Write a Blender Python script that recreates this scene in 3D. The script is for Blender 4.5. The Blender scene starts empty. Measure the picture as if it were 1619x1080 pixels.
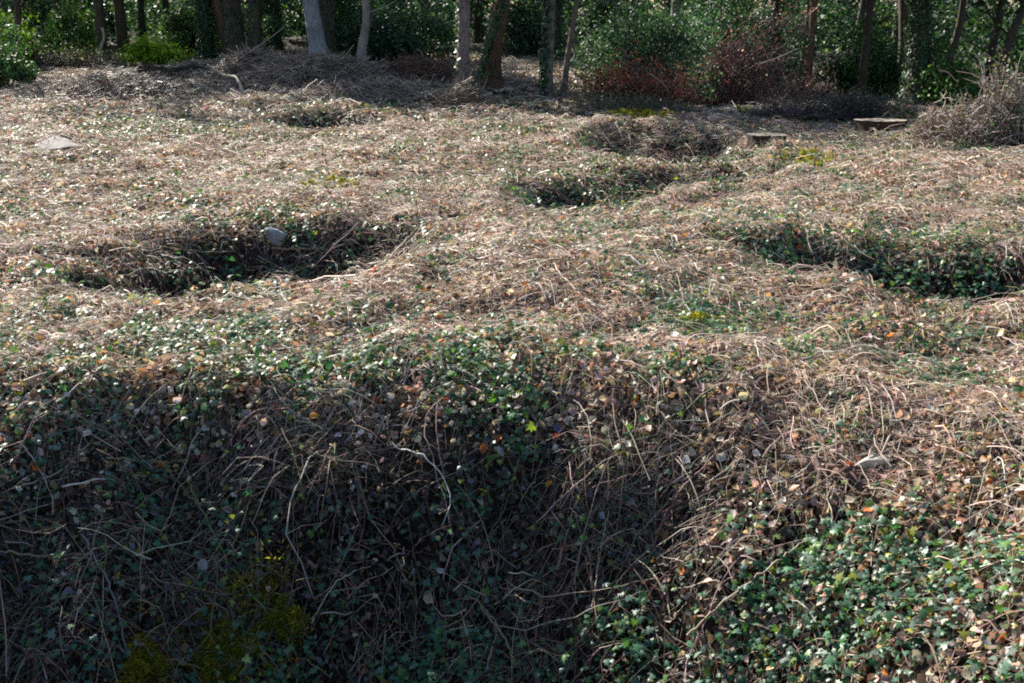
import bpy, math
import numpy as np
from mathutils import Vector, Quaternion

SC = bpy.context.scene
COL = SC.collection
rng = np.random.default_rng(11)
PI = math.pi

# ------------------------------------------------------------------ camera maths
CAM = np.array([0.0, 0.0, 1.65]); FPX = 1954.0; CX, CY = 809.5, 540.0
PITCH = math.atan((CY-22)/FPX)
def ray(px, py):
    a = (px-CX)/FPX; b = -(py-CY)/FPX
    c, s = math.cos(PITCH), math.sin(PITCH)
    d = np.array([a, c + b*s, -s + b*c])
    return d/np.linalg.norm(d)

# ------------------------------------------------------------------ noise
def _h(ix, iy, seed):
    n = (ix.astype(np.int64)*374761393 + iy.astype(np.int64)*668265263 + seed*982451653) & 0x7fffffff
    n = ((n ^ (n >> 13))*1274126177) & 0x7fffffff
    n = (n ^ (n >> 16)) & 0xffffff
    return n/float(0xffffff)
def vnoise(x, y, scale, seed=0):
    x = np.asarray(x, float)/scale; y = np.asarray(y, float)/scale
    ix = np.floor(x); iy = np.floor(y); fx = x-ix; fy = y-iy
    fx = fx*fx*(3-2*fx); fy = fy*fy*(3-2*fy)
    a = _h(ix, iy, seed); b = _h(ix+1, iy, seed); c = _h(ix, iy+1, seed); d = _h(ix+1, iy+1, seed)
    return (a*(1-fx)+b*fx)*(1-fy)+(c*(1-fx)+d*fx)*fy     # 0..1
def sst(v, a, b):
    t = np.clip((v-a)/(b-a), 0, 1); return t*t*(3-2*t)

# ------------------------------------------------------------------ terrain
# pit: cx, cy, rx, ry, rotation, depth, inner radius fraction
PITS = [(-0.60, 3.15, 2.84, 2.34, -.06, 1.38, .38, 2.4),
        (-1.72, 8.75, 1.26, 1.42, 0.12, .66, .12, 2.0),
        (3.12, 8.0, 1.5, .92, -.48, .56, .12, 2.0),
        (1.95, 16.0, 1.0, 2.1, 0.1, .62, .1, 2.0),
        (.75, 11.9, .85, 1.2, -.4, .42, .1, 2.0),
        (2.0, 12.7, .8, .9, 0.0, .25, .3, 2.0),
        (-2.9, 19.5, .85, 1.3, 0.0, .35, .3, 2.0)]
def pit_r(x, y, p):
    cx, cy, rx, ry, ro, dp, inn, pw = p
    c, s = math.cos(ro), math.sin(ro)
    u = ((x-cx)*c+(y-cy)*s)/rx; v = (-(x-cx)*s+(y-cy)*c)/ry
    wob = 1+.42*(vnoise(x, y, .9, 5)-.5)+.24*(vnoise(x, y, .3, 6)-.5)
    if p is PITS[0]: wob = 1+.3*(wob-1)
    return (np.abs(u)**pw+np.abs(v)**pw)**(1/pw)*wob
def H(x, y):
    x = np.asarray(x, float); y = np.asarray(y, float)
    z = .16*(vnoise(x, y, 4.2, 1)-.5)+.20*(vnoise(x, y, 1.5, 2)-.5)+.085*(vnoise(x, y, .5, 3)-.5)+.06*(vnoise(x, y, .2, 4)-.5)+.025*(vnoise(x, y, .09, 14)-.5)
    z = z + .55*sst(y, 21, 34)*(1-sst(x, 0, 5)) - .35*sst(y, 20.5, 25)*sst(x, 1.5, 5) + .25*sst(y, 30, 60)
    z = z + .17*np.exp(-((x-.35)/.95)**2-((y-7.6)/1.7)**2) + .10*np.exp(-((x+2)/1.3)**2-((y-11.6)/.8)**2) + .12*np.exp(-((x-2.2)/1.2)**2-((y-10.3)/.8)**2)          # hump between the two hollows
    for i, p in enumerate(PITS):
        r = pit_r(x, y, p)
        inn = p[6]
        if i == 0:   # gentler wall on the right
            inn = p[6]-.25*sst(x, .5, 1.8)
        z = z - p[5]*(1-sst(r, inn, 1.12)) + .05*np.exp(-((r-1.2)/.16)**2)
    return z
def HN(x, y, e=.06):
    gx = (H(x+e, y)-H(x-e, y))/(2*e); gy = (H(x, y+e)-H(x, y-e))/(2*e)
    n = np.stack([-gx, -gy, np.ones_like(gx)], -1)
    return n/np.linalg.norm(n, axis=-1, keepdims=True)
def at(px, py, off=0.0):
    d = ray(px, py); t = np.arange(2.5, 60, .02); Q = CAM+d*t[:, None]
    k = np.nonzero(Q[:, 2] <= H(Q[:, 0], Q[:, 1])+off)[0]; p = Q[k[0] if len(k) else -1]
    return np.array([p[0], p[1], float(H(p[0], p[1]))])
def atd(px, d):      # a ground point seen in column px at distance d
    x = (px-CX)/FPX*d/math.cos(PITCH)*1.0
    x = (px-CX)/FPX*(d*math.cos(PITCH)+1.5*math.sin(PITCH))
    return np.array([x, d, float(H(x, d))])

# ------------------------------------------------------------------ mesh helpers
class MB:
    def __init__(s): s.v = []; s.c = []; s.f = []; s.n = 0
    def add(s, v, f, c):
        v = np.asarray(v, np.float32).reshape(-1, 3); c = np.asarray(c, np.float32)
        if c.ndim == 1: c = np.tile(c, (len(v), 1))
        s.v.append(v); s.c.append(c.reshape(-1, 3)); s.f.append(np.asarray(f, np.int32)+s.n); s.n += len(v)
    def build(s, name, m, parent=None, loc=None, smooth=True):
        v = np.concatenate(s.v); c = np.concatenate(s.c)
        if loc is not None: v = v-np.asarray(loc, np.float32)
        me = bpy.data.meshes.new(name)
        li = np.concatenate([f.ravel() for f in s.f])
        ks = np.concatenate([np.full(len(f), f.shape[1], np.int32) for f in s.f])
        st = np.concatenate([[0], np.cumsum(ks)[:-1]]).astype(np.int32)
        me.vertices.add(len(v)); me.vertices.foreach_set('co', v.ravel())
        me.loops.add(len(li)); me.loops.foreach_set('vertex_index', li)
        me.polygons.add(len(ks)); me.polygons.foreach_set('loop_start', st); me.polygons.foreach_set('loop_total', ks)
        if smooth: me.polygons.foreach_set('use_smooth', np.ones(len(ks), bool))
        me.update(calc_edges=True)
        at_ = me.attributes.new('Col', 'FLOAT_COLOR', 'POINT')
        at_.data.foreach_set('color', np.concatenate([c, np.ones((len(c), 1), np.float32)], 1).astype(np.float32).ravel())
        me.materials.append(m)
        o = bpy.data.objects.new(name, me); COL.objects.link(o)
        if parent is not None: o.parent = parent
        elif loc is not None: o.location = [float(q) for q in loc]
        return o
def tag(o, label=None, cat=None, group=None, kind=None):
    if label: o['label'] = label
    if cat: o['category'] = cat
    if group: o['group'] = group
    if kind: o['kind'] = kind
    return o
def empty(name, loc, label, cat, group=None):
    o = bpy.data.objects.new(name, None); COL.objects.link(o)
    o.location = [float(q) for q in loc]; o.empty_display_size = .2
    return tag(o, label, cat, group)

def nrm(a): return a/np.maximum(np.linalg.norm(a, axis=-1, keepdims=True), 1e-9)
def tubes(mb, P, R, k, col, bump=0.0, cap=False, rg=rng):
    """P (N,S,3) paths, R (N,S) radii"""
    P = np.asarray(P, float); N, S, _ = P.shape
    T = nrm(np.gradient(P, axis=1))
    ref = np.where(np.abs(T[..., 2:3].mean(1, keepdims=True)) > .75, np.array([1., .2, 0]), np.array([0, 0, 1.]))
    U = nrm(np.cross(T, ref+0*T)); V = np.cross(T, U)
    a = np.arange(k)/k*2*PI+(.5 if k == 3 else 0)
    rr = np.asarray(R, float)[..., None]*np.ones(k)
    if bump > 0:
        t = np.cumsum(rg.normal(0, 1, (N, 1, k))*.3, 2); t -= t.mean(2, keepdims=True)
        rr = rr*(1+bump*rg.normal(0, 1, (N, S, k))*.4+bump*np.clip(rg.normal(0, 1, (N, 1, k)), -1.5, 1.5))
    ring = U[:, :, None]*np.cos(a)[:, None]+V[:, :, None]*np.sin(a)[:, None]
    v = P[:, :, None]+ring*rr[..., None]
    base = (np.arange(N)*S*k)[:, None, None]; si = (np.arange(S-1)*k)[None, :, None]; ki = np.arange(k)[None, None]
    kn = (ki+1) % k
    f = np.stack([base+si+ki, base+si+kn, base+si+k+kn, base+si+k+ki], -1).reshape(-1, 4)
    col = np.asarray(col, float)
    if col.ndim == 1: c = np.tile(col, (N*S*k, 1))
    elif col.ndim == 2: c = np.repeat(col, S*k, 0)
    else: c = np.repeat(col.reshape(N*S, 3), k, 0)
    mb.add(v, f, c)
    if cap:
        b = np.arange(N)*S*k
        mb.f.append((mb.n-N*S*k+(b+(S-1)*k)[:, None]+np.arange(k)[None]).astype(np.int32))

IVY = (np.array([[0, .40, .05], [0, .06, 0], [-.26, -.08, -.03], [-.54, .12, -.10], [-.28, .38, -.02], [-.46, .66, -.12], [-.13, .58, 0], [0, 1.06, -.10],
        [.13, .58, 0], [.46, .66, -.12], [.28, .38, -.02], [.54, .12, -.10], [.26, -.08, -.03]])-[0, .4, 0],
       np.array([[0, i, i+1 if i < 12 else 1] for i in range(1, 13)]))
OVAL = (np.array([[0, 0, 0], [-.28, .28, .09], [0, .33, -.03], [.28, .28, .09], [-.27, .68, .10], [0, .70, -.02], [.27, .68, .10], [0, 1, .04]])-[0, .5, 0],
        np.array([[0, 2, 1], [0, 3, 2], [1, 2, 4], [2, 5, 4], [2, 3, 5], [3, 6, 5], [4, 5, 7], [5, 6, 7]]))
CURL = (np.array([[0, 0, .05], [-.30, .22, .30], [.02, .33, 0], [.34, .34, .16], [-.20, .60, .34], [0, .66, .02], [.36, .74, .10], [-.06, 1, .26]])-[0, .5, 0], OVAL[1])
DIAM = (np.array([[0, -.5, 0], [-.38, 0, .08], [0, .5, 0], [.38, 0, .08]]), np.array([[0, 2, 1], [0, 3, 2]]))
def leaves(mb, P, Nn, size, col, tpl, rg=rng):
    P = np.asarray(P, float); n = len(P)
    if n == 0: return
    Nn = nrm(np.asarray(Nn, float)+np.zeros((n, 3)))
    r = nrm(rg.normal(0, 1, (n, 3))); U = nrm(np.cross(Nn, r)); V = np.cross(Nn, U)
    tv, tf = tpl; k = len(tv)
    curl = rg.uniform(.3, 1.8, (n, 1, 1))
    asp = rg.uniform(.8, 1.2, (n, 1, 1))
    size = np.asarray(size, float).reshape(-1, 1, 1)
    v = P[:, None]+size*(U[:, None]*tv[None, :, :1]*asp+V[:, None]*tv[None, :, 1:2]+Nn[:, None]*tv[None, :, 2:3]*curl)
    f = (np.arange(n)*k)[:, None, None]+tf[None]
    mb.add(v, f.reshape(-1, 3), np.repeat(np.asarray(col, float)+np.zeros((n, 3)), k, 0))
def pal(n, cols, w=None, jit=.18, rg=rng):
    cols = np.array(cols, float); w = None if w is None else np.array(w, float)/sum(w)
    i = rg.choice(len(cols), n, p=w)
    return np.clip(cols[i]*np.exp(rg.normal(0, jit, (n, 1)))*np.exp(rg.normal(0, jit*.35, (n, 3))), 0, .9)

# ------------------------------------------------------------------ materials
def mat(name, rough=.8, spec=.3, trans=0.0, bump=0.0, bscale=40.0, tint=0.0, sheen=0.0, stretch=None, tcol=(1.25, 1.35, .45)):
    m = bpy.data.materials.new(name); m.use_nodes = True
    nt = m.node_tree; nt.nodes.clear(); N = nt.nodes.new; L = nt.links.new
    out = N('ShaderNodeOutputMaterial'); b = N('ShaderNodeBsdfPrincipled')
    b.inputs['Roughness'].default_value = rough; b.inputs['Specular IOR Level'].default_value = spec
    a = N('ShaderNodeAttribute'); a.attribute_name = 'Col'
    src = a.outputs['Color']
    tc = N('ShaderNodeTexCoord'); vec = tc.outputs['Object']
    if stretch:
        mp = N('ShaderNodeMapping'); mp.inputs['Scale'].default_value = stretch; L(vec, mp.inputs['Vector']); vec = mp.outputs['Vector']
    if tint or bump:
        nz = N('ShaderNodeTexNoise'); nz.inputs['Scale'].default_value = bscale; nz.inputs['Detail'].default_value = 6
        nz.inputs['Roughness'].default_value = .65; L(vec, nz.inputs['Vector'])
    if tint:
        mr = N('ShaderNodeMapRange'); mr.inputs[1].default_value = .3; mr.inputs[2].default_value = .7
        mr.inputs[3].default_value = 1-tint; mr.inputs[4].default_value = 1+tint; L(nz.outputs['Fac'], mr.inputs[0])
        vm = N('ShaderNodeVectorMath'); vm.operation = 'SCALE'; L(src, vm.inputs[0]); L(mr.outputs[0], vm.inputs['Scale']); src = vm.outputs[0]
    L(src, b.inputs['Base Color'])
    if bump:
        bp = N('ShaderNodeBump'); bp.inputs['Strength'].default_value = bump; bp.inputs['Distance'].default_value = .03
        L(nz.outputs['Fac'], bp.inputs['Height']); L(bp.outputs[0], b.inputs['Normal'])
    if trans:
        tr = N('ShaderNodeBsdfTranslucent'); mx = N('ShaderNodeMixShader'); mx.inputs[0].default_value = trans
        v2 = N('ShaderNodeVectorMath'); v2.operation = 'MULTIPLY'; L(src, v2.inputs[0]); v2.inputs[1].default_value = tcol
        L(v2.outputs[0], tr.inputs['Color']); L(b.outputs[0], mx.inputs[1]); L(tr.outputs[0], mx.inputs[2]); L(mx.outputs[0], out.inputs[0])
    else: L(b.outputs[0], out.inputs[0])
    return m
M_IVY = mat('glossy_ivy_leaf', rough=.45, spec=.42, trans=.30)
M_LEAF = mat('evergreen_leaf', rough=.55, spec=.38, trans=.30, tcol=(1.15, 1.25, .5))
M_DEAD = mat('dead_leaf', rough=.6, spec=.35, trans=.25, tcol=(1.3, 1.0, .7))
M_IVYM = mat('matt_ivy_leaf', rough=.62, spec=.22, trans=.35)
M_TWIG = mat('dry_stem', rough=.55, spec=.35)
M_BARK = mat('bark', rough=.85, spec=.2, bump=.9, bscale=9, tint=.45, stretch=(3.0, 3.0, .7))
M_ROCK = mat('weathered_stone', rough=.85, spec=.25, bump=.6, bscale=14, tint=.3)
M_SOIL = mat('soil_and_leaf_mould', rough=.95, spec=.15, bump=1.0, bscale=22, tint=.5)
M_MOSS = mat('moss', rough=.9, spec=.1, trans=.3, tint=.3, bscale=30)
M_WOOD = mat('cut_wood', rough=.8, spec=.2, bump=.4, bscale=12, tint=.25)

# ------------------------------------------------------------------ world, sun, camera
SUN_AZ = math.radians(-38); SUN_EL = math.radians(33)
w = bpy.data.worlds.new('World'); SC.world = w; w.use_nodes = True
nt = w.node_tree; bg = nt.nodes['Background']; sk = nt.nodes.new('ShaderNodeTexSky')
sk.sky_type = 'NISHITA'; sk.sun_disc = False; sk.sun_elevation = SUN_EL; sk.sun_rotation = SUN_AZ
nt.links.new(sk.outputs[0], bg.inputs[0]); bg.inputs[1].default_value = .055
sd = Vector((math.sin(SUN_AZ)*math.cos(SUN_EL), math.cos(SUN_AZ)*math.cos(SUN_EL), math.sin(SUN_EL)))
sl = bpy.data.lights.new('sun', 'SUN'); sl.energy = 5.0; sl.angle = math.radians(.5); sl.color = (1, .94, .84)
so = bpy.data.objects.new('sun', sl); COL.objects.link(so); so.rotation_euler = sd.to_track_quat('Z', 'Y').to_euler(); so.location = (-20, 30, 25)
cd = bpy.data.cameras.new('camera'); cam = bpy.data.objects.new('camera', cd); COL.objects.link(cam); SC.camera = cam
cam.location = CAM; cam.rotation_euler = (PI/2-PITCH, 0, 0); cd.sensor_width = 36; cd.lens = 36*FPX/1619; cd.clip_end = 2000
cd.clip_start = .05
SC.view_settings.view_transform = 'Standard'; SC.view_settings.look = 'None'; SC.view_settings.exposure = 1.30; SC.view_settings.gamma = 1
SC.cycles.filter_width = 2.0; SC.cycles.max_bounces = 5; SC.cycles.diffuse_bounces = 3; SC.cycles.glossy_bounces = 2
SC.cycles.transmission_bounces = 3; SC.cycles.use_denoising = False; SC.cycles.caustics_reflective = False; SC.cycles.caustics_refractive = False

# ------------------------------------------------------------------ ground sheet
def axis(lo, a, b, hi, step, grow):
    c = list(np.arange(a, b, step)); s = step; v = c[-1]
    while v < hi: s *= grow; v += s; c.append(v)
    s = step; v = c[0]; pre = []
    while v > lo: s *= grow; v -= s; pre.append(v)
    return np.array(pre[::-1]+c)
xs = axis(-400, -5, 5.5, 400, .035, 1.05); ys = axis(-60, .8, 13, 700, .035, 1.03)
X, Y = np.meshgrid(xs, ys); Z = H(X, Y)
ny, nx = X.shape
idx = np.arange(nx*ny).reshape(ny, nx)
F = np.stack([idx[:-1, :-1], idx[:-1, 1:], idx[1:, 1:], idx[1:, :-1]], -1).reshape(-1, 4)
n1 = (vnoise(X, Y, .07, 30)**1.4)[..., None]; n2 = vnoise(X, Y, .8, 31)[..., None]
gc = (np.array([.035, .027, .021])*(1-n1)+np.array([.13, .10, .072])*n1)*(.75+.5*n2)
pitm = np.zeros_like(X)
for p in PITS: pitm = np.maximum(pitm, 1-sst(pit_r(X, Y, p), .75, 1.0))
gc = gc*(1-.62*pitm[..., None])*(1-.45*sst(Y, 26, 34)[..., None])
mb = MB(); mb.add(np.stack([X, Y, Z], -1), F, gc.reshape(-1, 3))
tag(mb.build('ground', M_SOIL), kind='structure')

# ------------------------------------------------------------------ density maps
GREEN_SPOTS = [  # pixel ellipses of thick ivy in the photo: px, py, rx(m), ry(m), weight
    (370, 550, .35, .18, 1.0), (640, 595, .45, .12, .7), (880, 575, .30, .13, 1.1), (1000, 600, .35, .10, .4), (480, 600, .4, .10, .35),
    (1500, 850, .5, .32, 1.1), (1330, 970, .3, .25, .8), (1570, 980, .45, .4, 1.2),
    (1440, 430, .9, .65, 1.0), (1330, 400, .5, .5, .8), (1560, 440, .6, .6, .9),
    (900, 285, .9, .9, 1.5), (1130, 285, .8, .8, 1.6), (220, 205, 1.2, 1.4, 2.2), (510, 185, .9, 1.0, 2.0),
    (1105, 520, .28, .22, .9), (450, 420, .7, .5, .8), (750, 215, .5, .6, .6), (830, 205, .5, .7, .6), (1250, 230, .8, .9, .5),
    (1450, 235, .9, 1.1, .7), (850, 560, .3, .3, .4), (90, 470, .4, .3, .4)]
GS = [(at(a, b), c, d, e) for a, b, c, d, e in GREEN_SPOTS]
DRY = [(at(1480, 720), .7, .38), (at(1180, 660), .5, .35), (at(1150, 800), .25, .35), (at(850, 450), .5, .6), (at(1200, 470), .6, .4)]
def green(x, y):
    g = .42+.24*sst(vnoise(x, y, 1.1, 40), .55, .85)+.30*sst(vnoise(x, y, .35, 41), .6, .85)
    for p, a, b, wt in GS: g = g+wt*np.exp(-(((x-p[0])/a)**2+((y-p[1])/b)**2))
    r = pit_r(x, y, PITS[0])
    deep = 1-sst(r, .45, .86)
    low = sst(-H(x, y), .72, 1.35)
    lf = 1-sst(r, .80, 1.0)
    g = g*(1-.6*lf*(1-sst(x, .2, .8)))+1.7*low*sst(x, -2.2, -.5)+.12*lf
    g = g*(1-.45*(1-sst(pit_r(x, y, PITS[1]), .7, 1.0)))
    for p, a, b in DRY: g = g*(1-.7*np.exp(-(((x-p[0])/a)**2+((y-p[1])/b)**2)))
    g = g*(.22+1.3*sst(vnoise(x, y, .24, 42), .3, .75))
    return np.clip(g, 0, 1.5)
def shaded_pit(x, y, a=.72, b=.98):  # shaded hollows without the sunlit right wall; their shade goes into cover colours
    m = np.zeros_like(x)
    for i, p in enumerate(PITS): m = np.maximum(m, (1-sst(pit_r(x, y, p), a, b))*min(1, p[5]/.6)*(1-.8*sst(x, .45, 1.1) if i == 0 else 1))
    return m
def scatter(n, y0, y1, rg=rng, marg=.62):
    """uniform points on the clearing between two distances, wide enough to step aside"""
    y = np.sqrt(rg.uniform(y0*y0, y1*y1, n)); x = rg.uniform(-1, 1, n)*(marg*y*.80+1.4*sst(y, 16, 7)+.4)
    return x, y
ZONES = [(2.6, 6.9), (6.9, 12.5), (12.5, 19.0), (19.0, 34.0)]

# ------------------------------------------------------------------ ivy ground cover
mb = MB(); mm = MB()
IG = [(.04, .115, .065), (.065, .17, .085), (.13, .25, .05), (.15, .22, .18), (.26, .28, .04)]
for zi, (n, tpl, s0, s1) in enumerate([(120000, IVY, .019, .043), (100000, IVY, .024, .048), (100000, DIAM, .034, .056), (70000, DIAM, .045, .08)]):
    x, y = scatter(n*2, *ZONES[zi])
    g = green(x, y); keep = rng.random(len(x)) < np.clip(g*.42, 0, .50); x, y, g = x[keep], y[keep], g[keep]
    m = len(x); N0 = HN(x, y)
    hgt = np.abs(rng.normal(0, 1, m))*.022*(1+g)+.012
    P = np.stack([x, y, H(x, y)], -1)+N0*hgt[:, None]
    Nn = nrm(N0*.7+np.array([0, -.15, .45])+rng.normal(0, .42, (m, 3)))
    c = pal(m, IG, [4, 3.2, 1.2, 2.6, .6]); pm = shaded_pit(x, y)[:, None]
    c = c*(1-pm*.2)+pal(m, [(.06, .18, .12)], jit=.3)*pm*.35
    thin = sst(g, .55, .1)[:, None]*(1-pm)
    c2 = pal(m, [(.20, .24, .06), (.12, .19, .06), (.32, .28, .08), (.07, .14, .07), (.30, .17, .07)])
    c = np.where(rng.random((m, 1)) < thin*.7, c2, c)
    sz = rng.uniform(s0, s1, m)*rng.uniform(.55, 1.15, m)*(1-.32*thin[:, 0]); tk = rng.random(m) < .25+.75*thin[:, 0]
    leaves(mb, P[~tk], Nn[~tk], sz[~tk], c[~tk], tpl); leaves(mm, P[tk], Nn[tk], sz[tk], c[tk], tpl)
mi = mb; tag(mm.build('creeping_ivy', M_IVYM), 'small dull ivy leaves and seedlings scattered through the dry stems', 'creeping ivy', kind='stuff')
if 0: tag(mb.build('ivy_ground_cover', M_IVY), 'trailing green ivy leaves spread over the rough ground and the hollows', 'ivy', kind='stuff')

# ------------------------------------------------------------------ leaf litter
mb = MB()
for zi, (n, tpl, s0, s1) in enumerate([(108000, CURL, .022, .055), (110000, CURL, .024, .05), (120000, CURL, .03, .06), (90000, DIAM, .05, .09)]):
    x, y = scatter(n, *ZONES[zi]); kk = rng.random(n) < .45+.6*vnoise(x, y, .35, 52); x, y = x[kk], y[kk]; N0 = HN(x, y); m = len(x)
    P = np.stack([x, y, H(x, y)], -1)+N0*(np.abs(rng.normal(0, .020, m))+.004)[:, None]
    Nn = nrm(N0*1.0+rng.normal(0, .6, (m, 3)))
    pm = shaded_pit(x, y, .8, 1.02)[:, None]
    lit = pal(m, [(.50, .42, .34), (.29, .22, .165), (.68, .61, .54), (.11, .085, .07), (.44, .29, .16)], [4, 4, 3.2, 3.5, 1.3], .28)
    dk = pal(m, [(.085, .065, .065), (.045, .04, .045), (.14, .105, .095), (.13, .145, .18), (.17, .11, .08)], [4, 5, 2, .9, .8], .35)  # damp dark litter, with the hollows' shade mixed into its tones
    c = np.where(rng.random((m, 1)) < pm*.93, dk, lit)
    br = rng.random((m, 1)) < .018*(1-.75*pm)
    c = np.where(br, pal(m, [(.62, .20, .04), (.55, .28, .05), (.5, .12, .04)]), c)
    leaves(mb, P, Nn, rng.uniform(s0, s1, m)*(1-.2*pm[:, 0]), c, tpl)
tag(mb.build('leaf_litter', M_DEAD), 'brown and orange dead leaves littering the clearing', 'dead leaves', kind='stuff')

# ------------------------------------------------------------------ dry stems and straw
def walkers(x, y, S, L, head, wig, base, arch, rg=rng):
    n = len(x); step = (L/(S-1))[:, None]
    hd = head[:, None]+np.cumsum(rg.normal(0, wig*.5, (n, S-1))+(rg.random((n, S-1)) < .16)*rg.normal(0, wig*2.4, (n, S-1)), 1)
    dx = np.concatenate([np.zeros((n, 1)), np.cumsum(np.cos(hd)*step, 1)], 1); dy = np.concatenate([np.zeros((n, 1)), np.cumsum(np.sin(hd)*step, 1)], 1)
    px = x[:, None]+dx; py = y[:, None]+dy; s = np.linspace(0, 1, S)[None]
    z = H(px, py)+base[:, None]+arch[:, None]*np.sin(PI*s)**1.2+rg.normal(0, .004, (n, S))
    return np.stack([px, py, z], -1)
mb = MB()
for zi, (n, S, l0, l1, r0, r1) in enumerate([(76000, 6, .04, .24, .0008, .0024), (74000, 5, .05, .26, .0012, .0030), (72000, 4, .06, .30, .0018, .0042), (42000, 3, .10, .40, .003, .0065)]):
    x, y = scatter(n, *ZONES[zi]); pm = shaded_pit(x, y, .8, 1.02); g = green(x, y)
    dens = (1-.55*pm)*np.clip(1.15-.55*g, .35, 1)*(.25+1.25*sst(vnoise(x, y, .45, 50), .15, .75)); k = rng.random(n) < dens
    x, y, pm = x[k], y[k], pm[k]; m = len(x)
    L = rng.uniform(l0, l1, m)*np.exp(rng.normal(0, .25, m))*(1+.5*pm)
    fl = (vnoise(x, y, 1.3, 51)*2-1)*1.5+.5                  # locally combed direction
    hd = np.where(rng.random(m) < .10, fl+rng.normal(0, .5, m), rng.uniform(0, 2*PI, m))
    down = np.where(rng.random(m) < .15*pm, 1, 0); hd = np.where(down == 1, -PI/2+rng.normal(0, .8, m), hd)
    P = walkers(x, y, S, L, hd, .34, rng.gamma(1.6, .015, m)+.004, np.abs(rng.normal(0, .10, m))*L)
    P[..., 2] += (rng.normal(0, .16, m)*L)[:, None]*np.linspace(-.5, .5, S)[None]
    R = (rng.uniform(r0, r1, m)*np.exp(rng.normal(0, .38, m)))[:, None]*np.linspace(1, .45, S)[None]
    c = pal(m, [(.64, .52, .43), (.50, .385, .31), (.33, .23, .175), (.74, .67, .57), (.17, .12, .09), (.46, .28, .22)], [4, 4, 2.5, 2, 1.5, 1.6], .2)
    dk = pal(m, [(.26, .18, .14), (.38, .30, .25), (.12, .08, .065), (.50, .42, .36), (.14, .17, .07)], [4, 3, 2.5, .9, .5], .25)  # brown dead bramble, toned down for the shade in the hollows
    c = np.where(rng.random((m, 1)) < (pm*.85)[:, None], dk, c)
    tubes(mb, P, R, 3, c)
# springy upright ends and arching suckers
for (n, y0, y1, r0) in [(2600, 2.6, 8, .0014), (4200, 8, 20, .0022)]:
    x, y = scatter(n, y0, y1); pm = shaded_pit(x, y)
    L = rng.uniform(.1, .38, n); S = 6
    P = walkers(x, y, S, L, rng.uniform(0, 2*PI, n), .3, np.zeros(n), np.zeros(n))
    P[..., 2] += (rng.uniform(.02, .16, n)*(1-.3*pm))[:, None]*np.linspace(0, 1, S)[None]**.8
    tubes(mb, P, np.full((n, S), r0)*np.linspace(1.1, .5, S)[None], 3, pal(n, [(.45, .34, .26), (.5, .42, .33), (.28, .16, .12)], None, .2)*(1-.4*pm[:, None]))  # stem colour dimmed where the hollows are shaded
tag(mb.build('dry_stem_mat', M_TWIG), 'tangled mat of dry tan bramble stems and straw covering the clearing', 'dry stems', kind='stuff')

# longer bramble runners: nobody could count them either
mb = MB()
for (n, y0, y1, r0, r1) in [(1050, 2.6, 7.2, .0012, .0034), (420, 7, 13, .003, .005), (360, 13, 24, .004, .008)]:
    x, y = scatter(n, y0, y1); S = 16
    kk = rng.random(n) < .38+.62*shaded_pit(x, y); x, y = x[kk], y[kk]; n = len(x)
    pm = shaded_pit(x, y, .7, .95); L = rng.uniform(.2, .75, n)

    hd = np.where(rng.random(n) < .40*pm, -PI/2+rng.normal(0, .9, n), rng.uniform(0, 2*PI, n))
    P = walkers(x, y, S, L, hd, .24, rng.uniform(.015, .08, n), rng.uniform(0, .12, n)*L)
    R = (rng.uniform(r0, r1, n)*np.exp(np.clip(rng.normal(-.1, .4, n), -1, .45)))[:, None]*np.linspace(1, .4, S)[None]
    c = pal(n, [(.42, .33, .25), (.30, .20, .15), (.58, .50, .42), (.26, .14, .13), (.18, .22, .08)], [4, 3, 2.6, 2, .6], .22)
    tubes(mb, P, R, 4, c)
    # ivy leaves riding on some of the runners
    q = rng.integers(0, n, n*5); q = q[q % 3 == 0]; si = rng.integers(0, S, len(q)); pp = P[q, si]+rng.normal(0, .018, (len(q), 3))+[0, 0, .012]
    leaves(mi, pp, nrm(rng.normal(0, .5, pp.shape)+[0, -.2, .7]), rng.uniform(.02, .042, len(q)), pal(len(q), IG, [4, 3.2, 1.2, 2.6, .6]), IVY)
    # side twigs
    q = rng.integers(0, n, n*2); si = rng.integers(3, 14, n*2)
    P0 = P[q, si]; a = rng.uniform(0, 2*PI, n*2); l = rng.uniform(.05, .2, n*2)
    E = P0+np.stack([np.cos(a)*l, np.sin(a)*l, rng.uniform(-.01, .07, n*2)], -1); Mi = (P0+E)/2+rng.normal(0, .012, P0.shape)
    tubes(mb, np.stack([P0, Mi, E], 1), np.tile(np.array([.5, .4, .25]), (n*2, 1))*R[q, si][:, None]*1.2, 3, c[q])
tag(mb.build('bramble_runners', M_TWIG), 'loose trailing bramble runners criss-crossing the ivy and straw', 'brambles', kind='stuff')

tag(mi.build('ivy_ground_cover', M_IVY), 'trailing green ivy leaves spread over the rough ground and the hollows', 'ivy', kind='stuff')
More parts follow.
